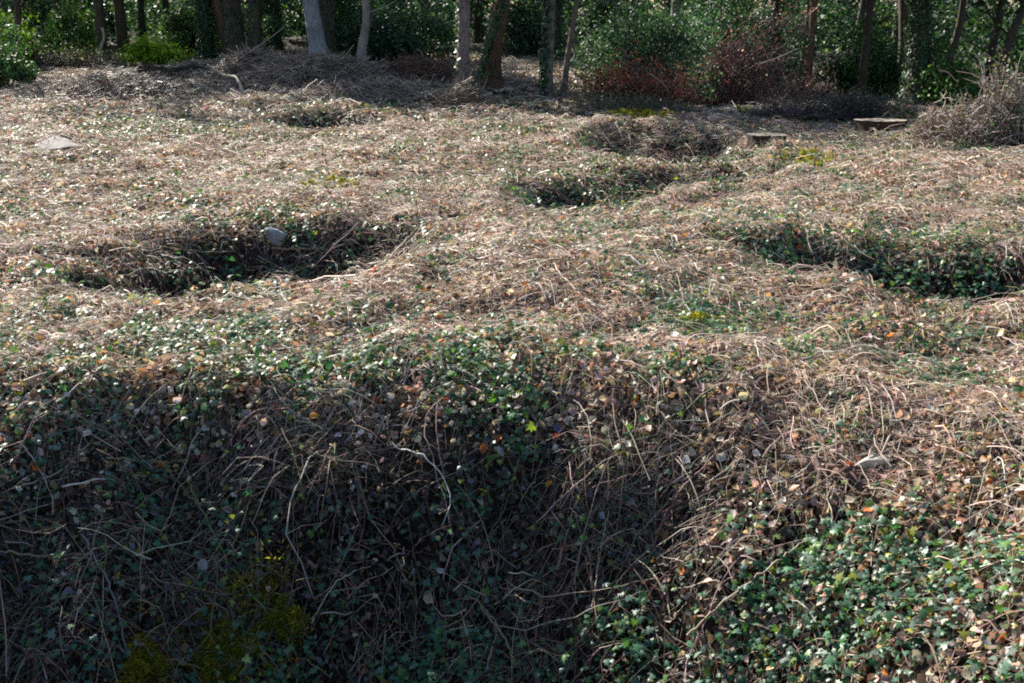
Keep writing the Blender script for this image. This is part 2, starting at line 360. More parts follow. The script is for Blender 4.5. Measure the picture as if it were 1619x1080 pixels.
# ------------------------------------------------------------------ moss
mb = MB()
spots = [(372, 1035, .20, .16), (235, 1062, .13, .16), (438, 985, .12, .12), (330, 1060, .13, .1), (1085, 520, .07, .12), (520, 300, .22, .10), (1270, 262, .25, .10), (1010, 185, .4, .15)]
for px, py, r, wgt in spots:
    c0 = at(px, py)
    if py > 900:
        aa, rr_ = np.meshgrid(np.arange(40)/40*2*PI, np.linspace(.02, 1, 16)); gx = c0[0]+np.cos(aa)*rr_*r*.9; gy = c0[1]+np.sin(aa)*rr_*r*.6*(1+.5*np.sin(aa*3+px))
        up = .06*(1-rr_**2)*(.35+1.1*vnoise(gx, gy, .06, 61))-.03*rr_**4-.004; gn = HN(gx, gy); G = np.stack([gx, gy, H(gx, gy)], -1)+gn*up[..., None]
        i_ = np.arange(40); j_ = (i_+1) % 40; ff = np.concatenate([np.stack([l*40+i_, l*40+j_, (l+1)*40+j_, (l+1)*40+i_], -1) for l in range(15)])
        mb.add(G, ff, np.array([.11, .12, .03])*(.6+.8*vnoise(gx, gy, .02, 63)).reshape(-1, 1))
        q_ = rng.integers(0, G.shape[0]*40, 9000); b_ = G.reshape(-1, 3)[q_]+rng.normal(0, .008, (9000, 3)); t_ = b_+nrm(gn.reshape(-1, 3)[q_]+rng.normal(0, .6, (9000, 3)))*rng.uniform(.006, .016, 9000)[:, None]
        e_ = nrm(rng.normal(0, 1, (9000, 3)))*.003
        mb.add(np.stack([b_-e_, b_+e_, t_], 1), np.arange(27000).reshape(-1, 3), np.repeat(pal(9000, [(.24, .25, .04), (.16, .18, .03), (.31, .30, .05)], None, .2), 3, 0))
    pass; n = int(26000*r*(1.0 if py > 600 else .6)*.9); y_s = 1+c0[1]*.06
    x = c0[0]+rng.normal(0, r*.55, n); y = c0[1]+rng.normal(0, r*.55*(1.3 if py < 330 else .9), n)
    k = vnoise(x, y, .07, 60) > .38; x, y = x[k], y[k]; n = len(x)
    N0 = HN(x, y); lump = .075*sst(vnoise(x, y, .09, 61), .3, .9)
    P = np.stack([x, y, H(x, y)], -1)+N0*(lump+.012)[:, None]
    tip = P+nrm(N0+rng.normal(0, .55, (n, 3)))*rng.uniform(.012, .028, n)[:, None]*(1+.05*c0[1])
    sd_ = nrm(rng.normal(0, 1, (n, 3)))*.004*(1+.08*c0[1])
    V = np.stack([P-sd_, P+sd_, tip], 1); f = np.arange(n*3).reshape(-1, 3)
    mb.add(V, f, np.repeat(pal(n, [(.36, .33, .04), (.24, .24, .03), (.44, .40, .06), (.14, .13, .04)], None, .2), 3, 0))
tag(mb.build('moss', M_MOSS), 'yellow-green moss growing on the pit wall and on sunny patches', 'moss', kind='stuff')

# ------------------------------------------------------------------ stones
def rock(px, py, w, d, h, label, col, seed, name='stone', flat=False, tilt=(0, 0), yaw=0, sink=.25, cat='stone'):
    rg = np.random.default_rng(seed); p = at(px, py)
    import bmesh
    bm = bmesh.new(); bmesh.ops.create_icosphere(bm, subdivisions=4, radius=1)
    planes = [nrm(rg.normal(0, 1, 3)) for _ in range(7)]; ds = rg.uniform(.32, .62, 7)
    co = np.array([v.co[:] for v in bm.verts])
    for pl, dd in zip(planes, ds):
        t = co@pl; co = co-np.outer(np.clip(t-dd, 0, None)*.92, pl)
    co += nrm(co)*(vnoise(co[:, 0]*3+7, co[:, 1]*3+co[:, 2]*2, .6, seed)-.5)[:, None]*.09
    if flat: co[:, 2] = np.clip(co[:, 2], -.4, .35+.03*co[:, 0])
    co /= np.abs(co).max(0); co *= [w/2, d/2, h/2]
    fs = np.array([[v.index for v in f.verts] for f in bm.faces]); bm.free()
    q = (Quaternion((0, 0, 1), yaw) @ Quaternion((1, 0, 0), tilt[0]) @ Quaternion((0, 1, 0), tilt[1])).to_matrix()
    co = co@np.array(q).T
    nz = vnoise(co[:, 0]+3, co[:, 1]+co[:, 2], .05, seed+1)[:, None]
    m = MB(); m.add(co, fs, np.array(col)*(.75+.5*nz))
    o = m.build(name, M_ROCK, smooth=False); o.location = (p[0], p[1], p[2]+h*(.5-sink))
    return tag(o, label, cat)
rock(434, 394, .19, .12, .18, 'pale blue-grey angular stone standing in the far wall of the left hollow', (.34, .37, .41), 3, tilt=(.3, .4), sink=.1)
rock(1512, 546, .10, .09, .08, 'small whitish round stone on the sunny slope at the right below the ivy hollow', (.55, .54, .56), 4)
rock(320, 914, .055, .04, .09, 'small pale speckled stone on the dark pit wall above the big moss clump', (.42, .44, .47), 5, tilt=(.3, .2), sink=.0)
rock(411, 916, .07, .06, .05, 'small dull grey-brown stone half sunk in the pit wall right beside the moss', (.17, .16, .13), 6, sink=.1)
rock(1372, 742, .19, .13, .07, 'flat greyish stone at the sunny rim above the lit ivy at lower right', (.42, .41, .36), 7, sink=.15)
rock(82, 240, .72, .60, .11, 'flat light grey stone slab tilted on the ground at the far left of the clearing', (.27, .25, .235), 8, name='stone_slab', flat=True, tilt=(.22, -.16), yaw=.35, sink=.0, cat='slab')
rock(1300, 193, .55, .4, .22, 'low grey-brown rubble lump between the two tree stumps', (.26, .22, .19), 10, name='rubble_lump', sink=.3)

# ------------------------------------------------------------------ stumps
def stump(px, py, w, h, label, seed, top=(.36, .31, .26), side=(.07, .045, .032)):
    rg = np.random.default_rng(seed); p = at(px, py); k = 28
    rt = empty('tree_stump', p, label, 'tree stump', 'cut stumps at the back of the clearing')
    a = np.arange(k)/k*2*PI; rad = w/2*(1+.10*np.sin(a*2+seed)+.06*np.sin(a*5+1)+rg.normal(0, .02, k))
    lv = [(-.14, 1.12), (0, .98), (h*.5, .92), (h*.9, .98), (h, 1.0)]
    V = np.array([[np.cos(a)*rad*s*(1+rg.normal(0, .03, k)), np.sin(a)*rad*s*.8, np.full(k, z)] for z, s in lv]).transpose(0, 2, 1)
    n = len(lv); i = np.arange(k); j = (i+1) % k
    F_ = np.concatenate([np.stack([l*k+i, l*k+j, (l+1)*k+j, (l+1)*k+i], -1) for l in range(n-1)])
    m = MB(); m.add(V, F_, np.array(side)); m.build('bark_side', M_BARK, rt)
    R_ = []
    for q, s in enumerate([1.0, .75, .5, .25, .02]):
        R_.append(np.stack([np.cos(a)*rad*s*.99, np.sin(a)*rad*s*.8*.99, np.full(k, h+.003)+rg.normal(0, .004, k)], -1))
    R_ = np.array(R_); F2 = np.concatenate([np.stack([l*k+i, l*k+j, (l+1)*k+j, (l+1)*k+i], -1) for l in range(4)])
    cc = np.repeat(np.array([top])*np.array([[.8], [1.05], [.9], [1.0], [.7]]), k, 0)
    m = MB(); m.add(R_, F2, cc); m.build('cut_face', M_WOOD, rt)
stump(1391, 212, .68, .19, 'wide low tree stump with a pale sawn top at the right edge of the clearing', 2)
stump(1212, 224, .46, .08, 'smaller dark tree stump with grey sawn top left of the wide pale stump', 3, top=(.24, .22, .20))
def clod(px, py, w, h, label, seed):
    rg = np.random.default_rng(seed); p = at(px, py)
    rt = empty('root_stub', p, label, 'stump', 'small broken stubs sticking out of the far clearing')
    m = MB()
    for q in range(4):
        a = rg.uniform(0, 2*PI); l = h*rg.uniform(.6, 1.2); S = 5
        t = np.linspace(0, 1, S)
        P = np.stack([t*np.cos(a)*w*.5, t*np.sin(a)*w*.4, -.04+t*l], -1)+rg.normal(0, .008, (S, 3))
        tubes(m, P[None], (w*.28*(1-.45*t))[None], 8, (.055, .04, .032), bump=.15, cap=True, rg=rg)
    m.build('broken_stub', M_BARK, rt)
clod(676, 199, .11, .15, 'small dark broken stub alone in the sunny grass left of centre', 1)
clod(790, 197, .14, .13, 'dark broken stub in the middle of the far clearing, left of the leaning chip', 2)
clod(866, 218, .26, .12, 'broad dark root stub with ivy beside it near the far centre hollow', 3)
clod(335, 142, .20, .30, 'jagged dark stub at the left under the brush pile', 4)
clod(1340, 262, .20, .07, 'low dark root stub in the straw in front of the pale sawn stump', 5)

# ------------------------------------------------------------------ single branches lying in view
def branch(pts, r0, r1, col, label, name='fallen_branch', cat='branch', lift=.03, twigs=0, seed=0, mt=None, k=7, group=None, hang=None):
    """pts: pixels where the branch touches; each is found on the ground and lifted"""
    rg = np.random.default_rng(seed+500)
    P = np.array([at(a, b) for a, b in pts]); P[:, 2] += np.array(hang) if hang is not None else lift
    t = np.linspace(0, 1, len(P)); T = np.linspace(0, 1, 9*(len(P)-1)+1)
    Q = np.stack([np.interp(T, t, P[:, i]) for i in range(3)], -1)
    for _ in range(4): Q[1:-1] = .25*Q[:-2]+.5*Q[1:-1]+.25*Q[2:]
    Q[1:-1] += rg.normal(0, r0*.8, (len(Q)-2, 3))
    gz = H(Q[:, 0], Q[:, 1]); Q[:, 2] = np.maximum(Q[:, 2], gz+.006)
    m = MB(); R = np.linspace(r0, r1, len(Q))
    tubes(m, Q[None], R[None], k, col, bump=.06, cap=True, rg=rg)
    for _ in range(twigs):
        i = rg.integers(2, len(Q)-2); l = rg.uniform(.08, .28)*(1+r0*20); d = nrm(Q[i+1]-Q[i-1])+rg.normal(0, .55, 3); d = nrm(d); d[2] = abs(d[2])*.5
        s = np.linspace(0, 1, 5)[:, None]; W = Q[i]+d*l*s+rg.normal(0, .006, (5, 3))*s
        W[:, 2] = np.maximum(W[:, 2], H(W[:, 0], W[:, 1])+.004)
        tubes(m, W[None], (R[i]*.55*(1-.6*s[:, 0]))[None], 5, col, rg=rg)
    o = m.build(name, mt or M_TWIG, loc=P[0])
    return tag(o, label, cat, group)
PALE = (.55, .46, .38); BRN = (.17, .12, .09); GRN = (.16, .22, .07); RED = (.24, .11, .10)
branch([(838, 590), (872, 630), (905, 680), (928, 745)], .006, .003, PALE, 'pale forked stem running down from the ivy rim in the centre of the pit', twigs=4, seed=1)
branch([(535, 450), (560, 500), (592, 520)], .006, .003, PALE, 'pale stick on the near lip of the left hollow', seed=2, lift=.05)
branch([(555, 520), (585, 560), (592, 585)], .005, .003, PALE, 'thin pale stick just above the ivy rim left of centre', seed=3)
branch([(352, 735), (405, 690), (432, 655), (465, 625)], .004, .003, PALE, 'long pale twig slanting up the left part of the pit wall', twigs=3, seed=4)
branch([(300, 785), (330, 850), (372, 930), (425, 1000)], .005, .004, GRN, 'green bramble stem hanging down the pit wall past the moss clump', name='bramble_cane', cat='bramble cane', seed=5, lift=.06)
branch([(170, 745), (235, 752), (300, 752)], .005, .004, (.25, .24, .13), 'olive stem lying level across the left pit wall', name='bramble_cane', cat='bramble cane', seed=6, lift=.05)
branch([(130, 870), (170, 935), (190, 1000), (205, 1060)], .005, .003, (.26, .22, .23), 'grey stem dropping down the lower left corner of the pit', name='bramble_cane', cat='bramble cane', seed=7, lift=.06)
branch([(1035, 880), (1080, 800), (1135, 745), (1180, 690)], .005, .003, RED, 'reddish bramble cane slanting up across the right of the pit wall', name='bramble_cane', cat='bramble cane', twigs=2, seed=8, lift=.08)
branch([(1085, 1040), (1150, 985), (1230, 925), (1270, 890)], .005, .003, (.40, .33, .24), 'tan cane slanting over the shadow edge in the lower right', name='bramble_cane', cat='bramble cane', seed=9, lift=.09)
branch([(880, 930), (915, 800), (960, 765), (985, 745)], .005, .003, (.28, .21, .17), 'brown cane arching up the pit wall right of centre', name='bramble_cane', cat='bramble cane', seed=10, lift=.06)
branch([(935, 990), (950, 900), (962, 835)], .004, .003, (.35, .27, .20), 'short upright tan cane in the dark ivy at the bottom centre', name='bramble_cane', cat='bramble cane', seed=21, lift=.07)
branch([(760, 985), (800, 1040), (815, 1078)], .004, .004, (.25, .27, .12), 'olive cane at the bottom edge of the pit centre', name='bramble_cane', cat='bramble cane', seed=22, lift=.07)
branch([(1270, 745), (1325, 762), (1362, 782)], .022, .018, (.20, .13, .11), 'dark reddish chunk of rotten wood at the rim above the lit ivy', name='rotten_log', seed=11, lift=.03, mt=M_BARK, k=9)
branch([(1000, 862), (1045, 852)], .013, .010, (.16, .13, .10), 'short dull log end poking from the ivy right of the pit centre', name='rotten_log', seed=12, lift=.03, mt=M_BARK, k=9)
branch([(838, 332), (870, 325), (908, 335)], .020, .014, BRN, 'curved dark branch lying in the straw behind the centre mound', seed=13, lift=.03, mt=M_BARK, k=9)
branch([(625, 352), (670, 350), (716, 352)], .030, .020, (.10, .07, .06), 'dark thick branch along the far lip of the left hollow', seed=14, lift=.03, mt=M_BARK, k=9)
branch([(570, 267), (600, 270), (628, 268)], .024, .012, (.11, .08, .07), 'dark short branch lying in straw beyond the left hollow', seed=15, lift=.03, mt=M_BARK, k=9)
branch([(765, 330), (800, 302), (828, 278)], .012, .006, (.34, .26, .2), 'slim brown branch slanting toward the far centre hollow', twigs=2, seed=16, lift=.04)
branch([(915, 285), (960, 292), (985, 312)], .010, .006, PALE, 'pale branch bridging the far centre hollow', twigs=3, seed=17, lift=.08)
branch([(595, 445), (640, 395), (672, 362)], .007, .004, (.45, .34, .27), 'long tan cane climbing the right wall of the left hollow', twigs=2, seed=18, lift=.06)
branch([(430, 405), (500, 404), (560, 408)], .010, .006, (.32, .21, .16), 'brown root stretched along the far wall of the left hollow beside the stone', seed=19, lift=.04)
branch([(875, 430), (905, 470), (930, 490), (965, 525)], .005, .003, (.5, .38, .3), 'tan forked cane on the front of the centre mound', twigs=3, seed=20, lift=.05)
branch([(1385, 700), (1450, 712), (1545, 742)], .006, .003, (.55, .40, .32), 'straight tan stem lying along the sunlit straw at the right', seed=23, lift=.04)
branch([(35, 790), (95, 770), (160, 700), (185, 650)], .0035, .002, (.46, .36, .30), 'pale arching stem at the far left edge of the pit', twigs=3, seed=24, lift=.05)
branch([(0, 895), (60, 905), (150, 895)], .005, .004, (.30, .26, .18), 'level tan stem at the left edge low in the pit', seed=25, lift=.05)
branch([(830, 190), (856, 197)], .028, .024, (.15, .11, .09), 'leaning dark chip of wood at the far centre of the clearing', name='wood_chunk', seed=26, lift=.06, mt=M_BARK, k=8)
branch([(1215, 192), (1240, 162), (1248, 158)], .014, .008, (.4, .33, .28), 'thin pale stick propped up left of the rubble lump', seed=27, hang=[.0, .15, .2])
branch([(40, 158), (95, 152), (150, 150)], .06, .04, (.07, .055, .06), 'dark fallen log in the shade at the left back', name='fallen_log', cat='log', seed=28, lift=.05, mt=M_BARK, k=10)
branch([(205, 118), (250, 120), (335, 112)], .09, .06, (.08, .06, .05), 'dark fallen log below the yellow-green shrub', name='fallen_log', cat='log', seed=29, lift=.08, mt=M_BARK, k=10)

# single bright fallen leaves
for i, (px, py, s, c, lb) in enumerate([
        (57, 748, .05, (.75, .22, .03), 'bright orange leaf on the shaded left wall of the pit'),
        (600, 441, .07, (.7, .20, .05), 'orange leaf standing on the right lip of the left hollow'),
        (1384, 824, .05, (.75, .20, .05), 'bright orange leaf among the lit ivy at lower right'),
        (155, 590, .055, (.6, .22, .05), 'orange-brown leaf on the left of the near rim'),
        (545, 558, .05, (.7, .16, .05), 'red-orange leaf on the near rim left of centre'),
        (1408, 547, .05, (.65, .28, .06), 'orange leaf left of the small whitish stone'),
        (1352, 540, .05, (.65, .26, .06), 'narrow orange leaf on the straw slope, left of another'),
        (768, 722, .05, (.45, .15, .05), 'rust-coloured leaf on the middle of the pit wall'),
        (790, 725, .06, (.40, .42, .45), 'pale grey curled leaf on the middle of the pit wall'),
        (697, 915, .045, (.55, .52, .60), 'small pale lilac leaf low in the centre of the pit'),
        (676, 952, .06, (.46, .36, .30), 'curled tan leaf low in the centre of the pit'),
        (735, 662, .05, (.50, .47, .40), 'cream-coloured leaf hanging on the upper pit wall')]):
    p = at(px, py); m = MB(); rg = np.random.default_rng(900+i)
    n0 = HN(np.array([p[0]]), np.array([p[1]]))[0]
    leaves(m, [p+n0*.055], [nrm(n0+rg.normal(0, .6, 3)+np.array([0, -.3, .2]))], [s], [c], CURL, rg=rg)
    tag(m.build('fallen_leaf', M_DEAD, loc=p), lb, 'leaf', 'single bright leaves')

# ------------------------------------------------------------------ trees
def foliage_clumps(m, centres, rad, n, size, cols, wts, rg, tpl=DIAM, flat=.8, up=.5):
    centres = np.asarray(centres); K = len(centres)
    i = rg.integers(0, K, n); d = nrm(rg.normal(0, 1, (n, 3)))*(rg.random((n, 1))**.45)
    rr = np.asarray(rad)*np.ones(K)
    P = centres[i]+d*rr[i][:, None]*[1, 1, flat]
    Nn = d*.6+rg.normal(0, .55, (n, 3))+[0, 0, up]
    tone = np.exp(rg.normal(0, .25, (K, 1)))[i]
    leaves(m, P, Nn, rg.uniform(.6, 1.3, n)*size, pal(n, cols, wts, .22, rg)*tone, tpl, rg=rg)
def tree(px, d, width, label, lean=0.0, kink=None, col=(.13, .10, .08), ivy=0.0, height=7.0, seed=1, crown=1.0, name='tree', group=None, ivyside=0, base=None,
         top=None, low=0, bend=.05, cleaf=None, pyb=None):
    """px column of the base at distance d; lean = metres sideways per metre up"""
    rg = np.random.default_rng(seed*7+13)
    p = atd(px, d) if pyb is None else at(px, pyb)
    if pyb is not None:
        q = p[1]/d; width *= q; kink = None if kink is None else [(a*q, b*q) for a, b in kink]
    rt = empty(name, p, label, 'tree', group)
    S = 34; t = np.linspace(0, 1, S); z = t**1.5*height-.15*(1-t)
    xo = lean*z+bend*np.sin(z*1.1+seed)*.7
    if kink is not None: xo = np.interp(z, [k[0] for k in kink]+[height], [k[1] for k in kink]+[kink[-1][1]+lean*(height-kink[-1][0])])
    for _ in range(2): xo[1:-1] = .25*xo[:-2]+.5*xo[1:-1]+.25*xo[2:]
    yo = bend*np.cos(z*.9+seed)*.6
    P = np.stack([xo, yo, z], -1)
    R = width/2*(1-.55*t)*(1+.55*np.exp(-np.clip(z, 0, None)/.22))
    R = R*(1+.06*np.interp(z, np.linspace(0, height, 14), rg.normal(0, 1, 14)))
    m = MB(); cc = np.array(col)[None, None]*np.exp(rg.normal(0, .12, (1, S, 1)))
    tubes(m, P[None], R[None], 14, np.tile(cc, (1, 1, 1)), bump=.07, rg=rg)
    tips = []
    for b in range(5+low):
        z0 = rg.uniform(2.2, height*.85) if b >= low else rg.uniform(.9, 2.0)
        i = int(np.searchsorted(z, z0)); a = rg.uniform(0, 2*PI); l = rg.uniform(1.0, 2.2) if b >= low else rg.uniform(.6, 1.3)
        s = np.linspace(0, 1, 8); Q = P[i]+np.stack([np.cos(a)*l*s, np.sin(a)*l*s, l*.7*s**1.3], -1); Q[1:] += rg.normal(0, .05, (7, 3))
        r_ = R[i]*.42*(1-.75*s); tubes(m, Q[None], r_[None], 6, col, rg=rg)
        if b >= low: tips += [Q[5], Q[7]]
        for _ in range(4):
            j = rg.integers(3, 8); e = Q[j]+rg.normal(0, .4, 3)+[0, 0, .2]; W = np.stack([Q[j], (Q[j]+e)/2+rg.normal(0, .05, 3), e])
            tubes(m, W[None], (np.array([.5, .35, .15])*max(r_[j], .012))[None], 4, col, rg=rg); 
            if b >= low: tips.append(e)
    m.build('trunk', M_BARK, rt)
    if crown > 0:
        m = MB(); tips.append(P[-1]); foliage_clumps(m, tips, .62, int(2600*crown), .13, cleaf or [(.035, .075, .03), (.05, .10, .03), (.03, .06, .035)], None, rg)
        m.build('crown', M_LEAF, rt)
    if ivy > 0:
        n = int(2600*ivy); zz = rg.uniform(0, min(height*.6, 4.2), n)**1.0; i = np.clip(np.searchsorted(z, zz), 0, S-1)
        a = rg.uniform(0, 2*PI, n) if ivyside == 0 else rg.normal(PI if ivyside < 0 else 0, .8, n)
        puff = .04+.12*vnoise(zz*1.0, a, .5, seed)*min(ivy, 1.5)
        rr = R[i]+rg.random(n)*puff
        Pp = np.stack([P[i, 0]+np.cos(a)*rr, P[i, 1]+np.sin(a)*rr, zz], -1)
        Nn = np.stack([np.cos(a), np.sin(a), np.full(n, .5)], -1)+rg.normal(0, .45, (n, 3))
        m = MB(); leaves(m, Pp, Nn, rg.uniform(.05, .095, n), pal(n, [(.035, .085, .05), (.05, .11, .055), (.07, .12, .08), (.10, .16, .05)], [3, 3, 2, 1], .2, rg), DIAM, rg=rg)
        m.build('ivy', M_IVY, rt)
    return rt
GW = 'trees along the edge of the wood'
BL = (.2, .2, .2); BR = (.13, .085, .06); DK = (.07, .055, .045); PU = (.22, .18, .18)
tree(30, 29, .16, 'thin dark crooked tree at the far left edge', kink=[(0, -.1), (.7, 0), (1.3, .18), (2.0, .12), (3, .1)], col=DK, seed=1, crown=.7, group=GW, cleaf=[(.16, .26, .03), (.08, .15, .03)])
tree(84, 33, .22, 'leaning trunk with a pale lit strip of ivy, second tree from the left', lean=.20, col=DK, ivy=.5, seed=2, group=GW, pyb=88)
tree(166, 33, .28, 'dark upright trunk left of the yellow-green shrub', col=DK, seed=3, ivy=.25, group=GW, pyb=100)
tree(202, 35, .34, 'dark mossy trunk directly behind the yellow-green shrub', lean=-.06, col=(.075, .065, .04), seed=4, group=GW)
tree(229, 38, .26, 'dim green-stained trunk behind the right half of the yellow-green shrub', col=(.06, .07, .04), seed=5, ivy=.3, group=GW)
tree(274, 38, .22, 'dim narrow trunk right of the yellow-green shrub', col=DK, seed=6, lean=-.1, group=GW)
tree(326, 30, .26, 'tree trunk thickly wrapped in glossy grey-green ivy', col=DK, seed=7, ivy=2.3, group=GW, pyb=95)
tree(372, 30, .44, 'stout brown trunk leaning left beside the ivy-wrapped tree', lean=-.32, col=(.16, .105, .075), seed=8, group=GW, bend=.02, pyb=90)
tree(414, 34, .28, 'shaded trunk with ivy puffs behind the brush pile', col=DK, seed=9, ivy=1.2, group=GW)
tree(441, 35, .30, 'broad ivy-covered trunk right of the stout leaning trunk', col=DK, seed=10, ivy=1.4, group=GW)
tree(503, 29.5, .42, 'pale blue-grey smooth trunk rising behind the brush pile', kink=[(0, .05), (.6, .02), (1.4, -.10), (2.4, -.16)], col=(.31, .33, .36), seed=11, group=GW, bend=.02)
tree(574, 26, .20, 'slim pale kinked trunk in front of the dark wood left of centre', kink=[(-.2, 0), (.45, -.03), (.8, .0), (1.1, .12), (2.2, .06), (3, .05)], col=(.31, .29, .27), seed=12, crown=.5, group=GW, low=1, pyb=128)
tree(731, 23.0, .30, 'straight mauve-grey trunk at the centre of the wood edge', lean=.02, col=(.19, .155, .155), seed=13, ivy=.12, ivyside=-1, crown=.5, group=GW, bend=.015, pyb=163)
tree(778, 28.5, .46, 'thick brown trunk curving right beside the mauve-grey trunk', kink=[(0, -.02), (.6, 0), (1.2, .10), (2, .28), (3, .4)], col=(.13, .08, .055), seed=14, ivy=.2, ivyside=-1, group=GW, pyb=134)
tree(748, 27.5, .10, 'thin mossy stem leaning between the two central trunks', lean=.36, col=(.28, .26, .14), seed=15, ivy=.3, height=3.5, crown=.1, group=GW, name='sapling', pyb=142)
tree(867, 23.5, .20, 'grey trunk with sunlit ivy down its left side', lean=.03, col=(.17, .16, .14), seed=16, ivy=.75, ivyside=-1, crown=.6, group=GW, bend=.02, pyb=158)
tree(893, 26, .13, 'slim forked stem leaning right against the big holly', lean=.12, col=(.16, .13, .11), seed=17, crown=.4, group=GW, low=2, pyb=148)
tree(1062, 27, .26, 'dim grey trunk inside the big holly', col=(.16, .15, .14), seed=18, group=GW)
tree(1273, 24, .17, 'thin brown trunk between the bare purple bush and the dark evergreen', col=(.17, .11, .08), seed=19, crown=.5, group=GW, lean=.03, pyb=152)
tree(1262, 25, .08, 'very thin stem beside the thin brown trunk', col=(.2, .15, .11), seed=31, crown=.3, group=GW, lean=.04, height=5, pyb=150)
tree(1447, 22.5, .38, 'thick dark ivy-clad trunk behind the pale sawn stump', col=(.08, .07, .06), seed=20, ivy=1.5, crown=.6, group=GW, lean=-.03, pyb=168)
tree(1493, 23.5, .17, 'thin dark bare trunk leaning right at the right edge of the wood', kink=[(0, 0), (.7, .02), (1.2, .16), (2.3, .22)], col=DK, seed=21, crown=.4, group=GW, pyb=152)
tree(1556, 27, .20, 'dark trunk behind the bright holly at the right', lean=.1, col=DK, seed=22, group=GW, low=1)
tree(1578, 26.5, .22, 'dark forked trunk leaning right near the right edge', kink=[(0, 0), (1.0, 0), (1.6, .16), (2.4, .45)], col=DK, seed=23, group=GW, low=2)
tree(1365, 30, .25, 'dim trunk above the dark evergreen at the right', col=DK, seed=24, group=GW)
# deeper trees
rg = np.random.default_rng(77)
k = 0
for i in range(60):
    px = rg.uniform(-350, 1970); d = rg.uniform(30, 48)
    if 1470 < px < 1640 and rg.random() < .6: continue
    if k >= 46: break
    k += 1
    tree(px, d, rg.uniform(.18, .48), 'dark shaded trunk with ivy deep inside the wood', lean=rg.normal(0, .06), col=np.array(DK)*rg.uniform(.8, 1.8), ivy=rg.choice([0, .7, 1.6]), height=rg.uniform(7, 9), seed=100+i,
         crown=.9, group='trees deep inside the wood', low=int(rg.integers(0, 2)))

# ------------------------------------------------------------------ shrubs
def shrub(px, d, w, h, dep, n, size, cols, wts, label, seed, name='shrub', stemc=(.12, .09, .07), stems=26, mt=None, tpl=DIAM, twn=0, K=40, base=None, group='shrubs at the edge of the wood', cat='shrub', bottom=.08, shell=.5, pyb=None):
    rg = np.random.default_rng(seed); p = atd(px, d) if pyb is None else at(px, pyb)
    if pyb is not None: q = p[1]/d; w *= q; h *= q; dep *= q; size *= q
    rt = empty(name, p, label, cat, group)
    u = nrm(rg.normal(0, 1, (K, 3))); u[:, 2] = np.abs(u[:, 2]); rr = rg.random((K, 1))**shell
    C_ = u*rr*np.array([w/2, dep/2, h*(1-bottom)])*.9; C_[:, 2] += h*bottom
    C_[:, 2] *= rg.uniform(.5, 1.05, K)*(.45+.95*vnoise(C_[:, 0]+50, C_[:, 1]*.5+50, max(w*.22, .1), seed))
    C_[:, :2] += rg.normal(0, .07*w, (K, 2))*[1, .6]
    m = MB(); S = 7; s = np.linspace(0, 1, S)
    P = []
    for i in range(stems):
        e = C_[rg.integers(0, K)]; b = np.array([e[0]*.35, e[1]*.35, -.05])+rg.normal(0, .04, 3)*[1, 1, 0]
        q = b+(e-b)*s[:, None]+np.stack([np.sin(s*PI)*rg.normal(0, .1*w*.4), np.sin(s*PI)*rg.normal(0, .05), np.sin(s*PI)*h*.12], -1); P.append(q)
    tubes(m, np.array(P), np.tile(np.linspace(.016, .005, S), (stems, 1))*(1+h*.25), 5, pal(stems, [stemc], None, .2, rg), rg=rg)
    if twn:   # fine bare twigs
        i = rg.integers(0, K, twn); c0 = C_[i]+rg.normal(0, .24, (twn, 3))*[w*.32, dep*.35, h*.35]; c0 *= [1, 1, .85]; c0[:, 2] = np.abs(c0[:, 2])
        dr = nrm(c0*[.35, .35, .2]+[0, 0, .25]+rg.normal(0, .55, (twn, 3))); l = rg.uniform(.15, .6, twn)
        sp = np.linspace(-.5, .5, 4)[None, :, None]; Q = c0[:, None]+dr[:, None]*l[:, None, None]*sp+rg.normal(0, .02, (twn, 4, 3))
        Q[..., 2] = np.maximum(Q[..., 2], .01)
        tubes(m, Q, np.tile([.0055, .005, .004, .002], (twn, 1)), 3, pal(twn, [stemc, tuple(np.array(stemc)*1.7), tuple(np.array(stemc)*.6)], None, .2, rg), rg=rg)
    m.build('stems', M_BARK if not twn else M_TWIG, rt)
    if n:
        m = MB(); foliage_clumps(m, C_, rg.uniform(.7, 1.3, K)*max(w, h)*.17, n, size, cols, wts, rg, tpl=tpl); 
        m.build('foliage', mt or M_LEAF, rt)
    return rt
G1 = [(.045, .105, .065), (.065, .14, .08), (.035, .08, .055), (.12, .19, .12)]
shrub(1010, 24.8, 2.6, 3.0, 2.0, 17000, .060, G1, [3, 3, 2, 1], 'big glossy dark green holly right of the central trunks', 41, name='holly_bush', K=90, tpl=OVAL, pyb=158)
shrub(1180, 26.5, 2.8, 3.0, 1.8, 13000, .065, G1, [3, 2, 4, .6], 'dark evergreen mass rising behind the bare purple bush', 42, name='evergreen_bush', K=80, pyb=150)
shrub(1365, 25.5, 2.0, 2.0, 1.4, 11000, .065, [(.04, .11, .035), (.05, .13, .04), (.035, .08, .04)], None, 'rounded dark green evergreen left of the thick ivy-clad trunk', 43, name='evergreen_bush', K=60, pyb=155)
shrub(1570, 22.0, 1.9, 1.35, 1.3, 9000, .062, [(.06, .14, .04), (.09, .18, .05), (.04, .10, .04)], None, 'bright glossy holly at the right edge of the wood', 44, name='holly_bush', K=60, tpl=OVAL, pyb=170)
shrub(5, 24.5, 1.5, 1.3, 1.2, 6500, .055, [(.04, .11, .055), (.06, .14, .06), (.10, .2, .05)], None, 'grey-green leafy shrub at the left edge', 45, K=40, pyb=140)
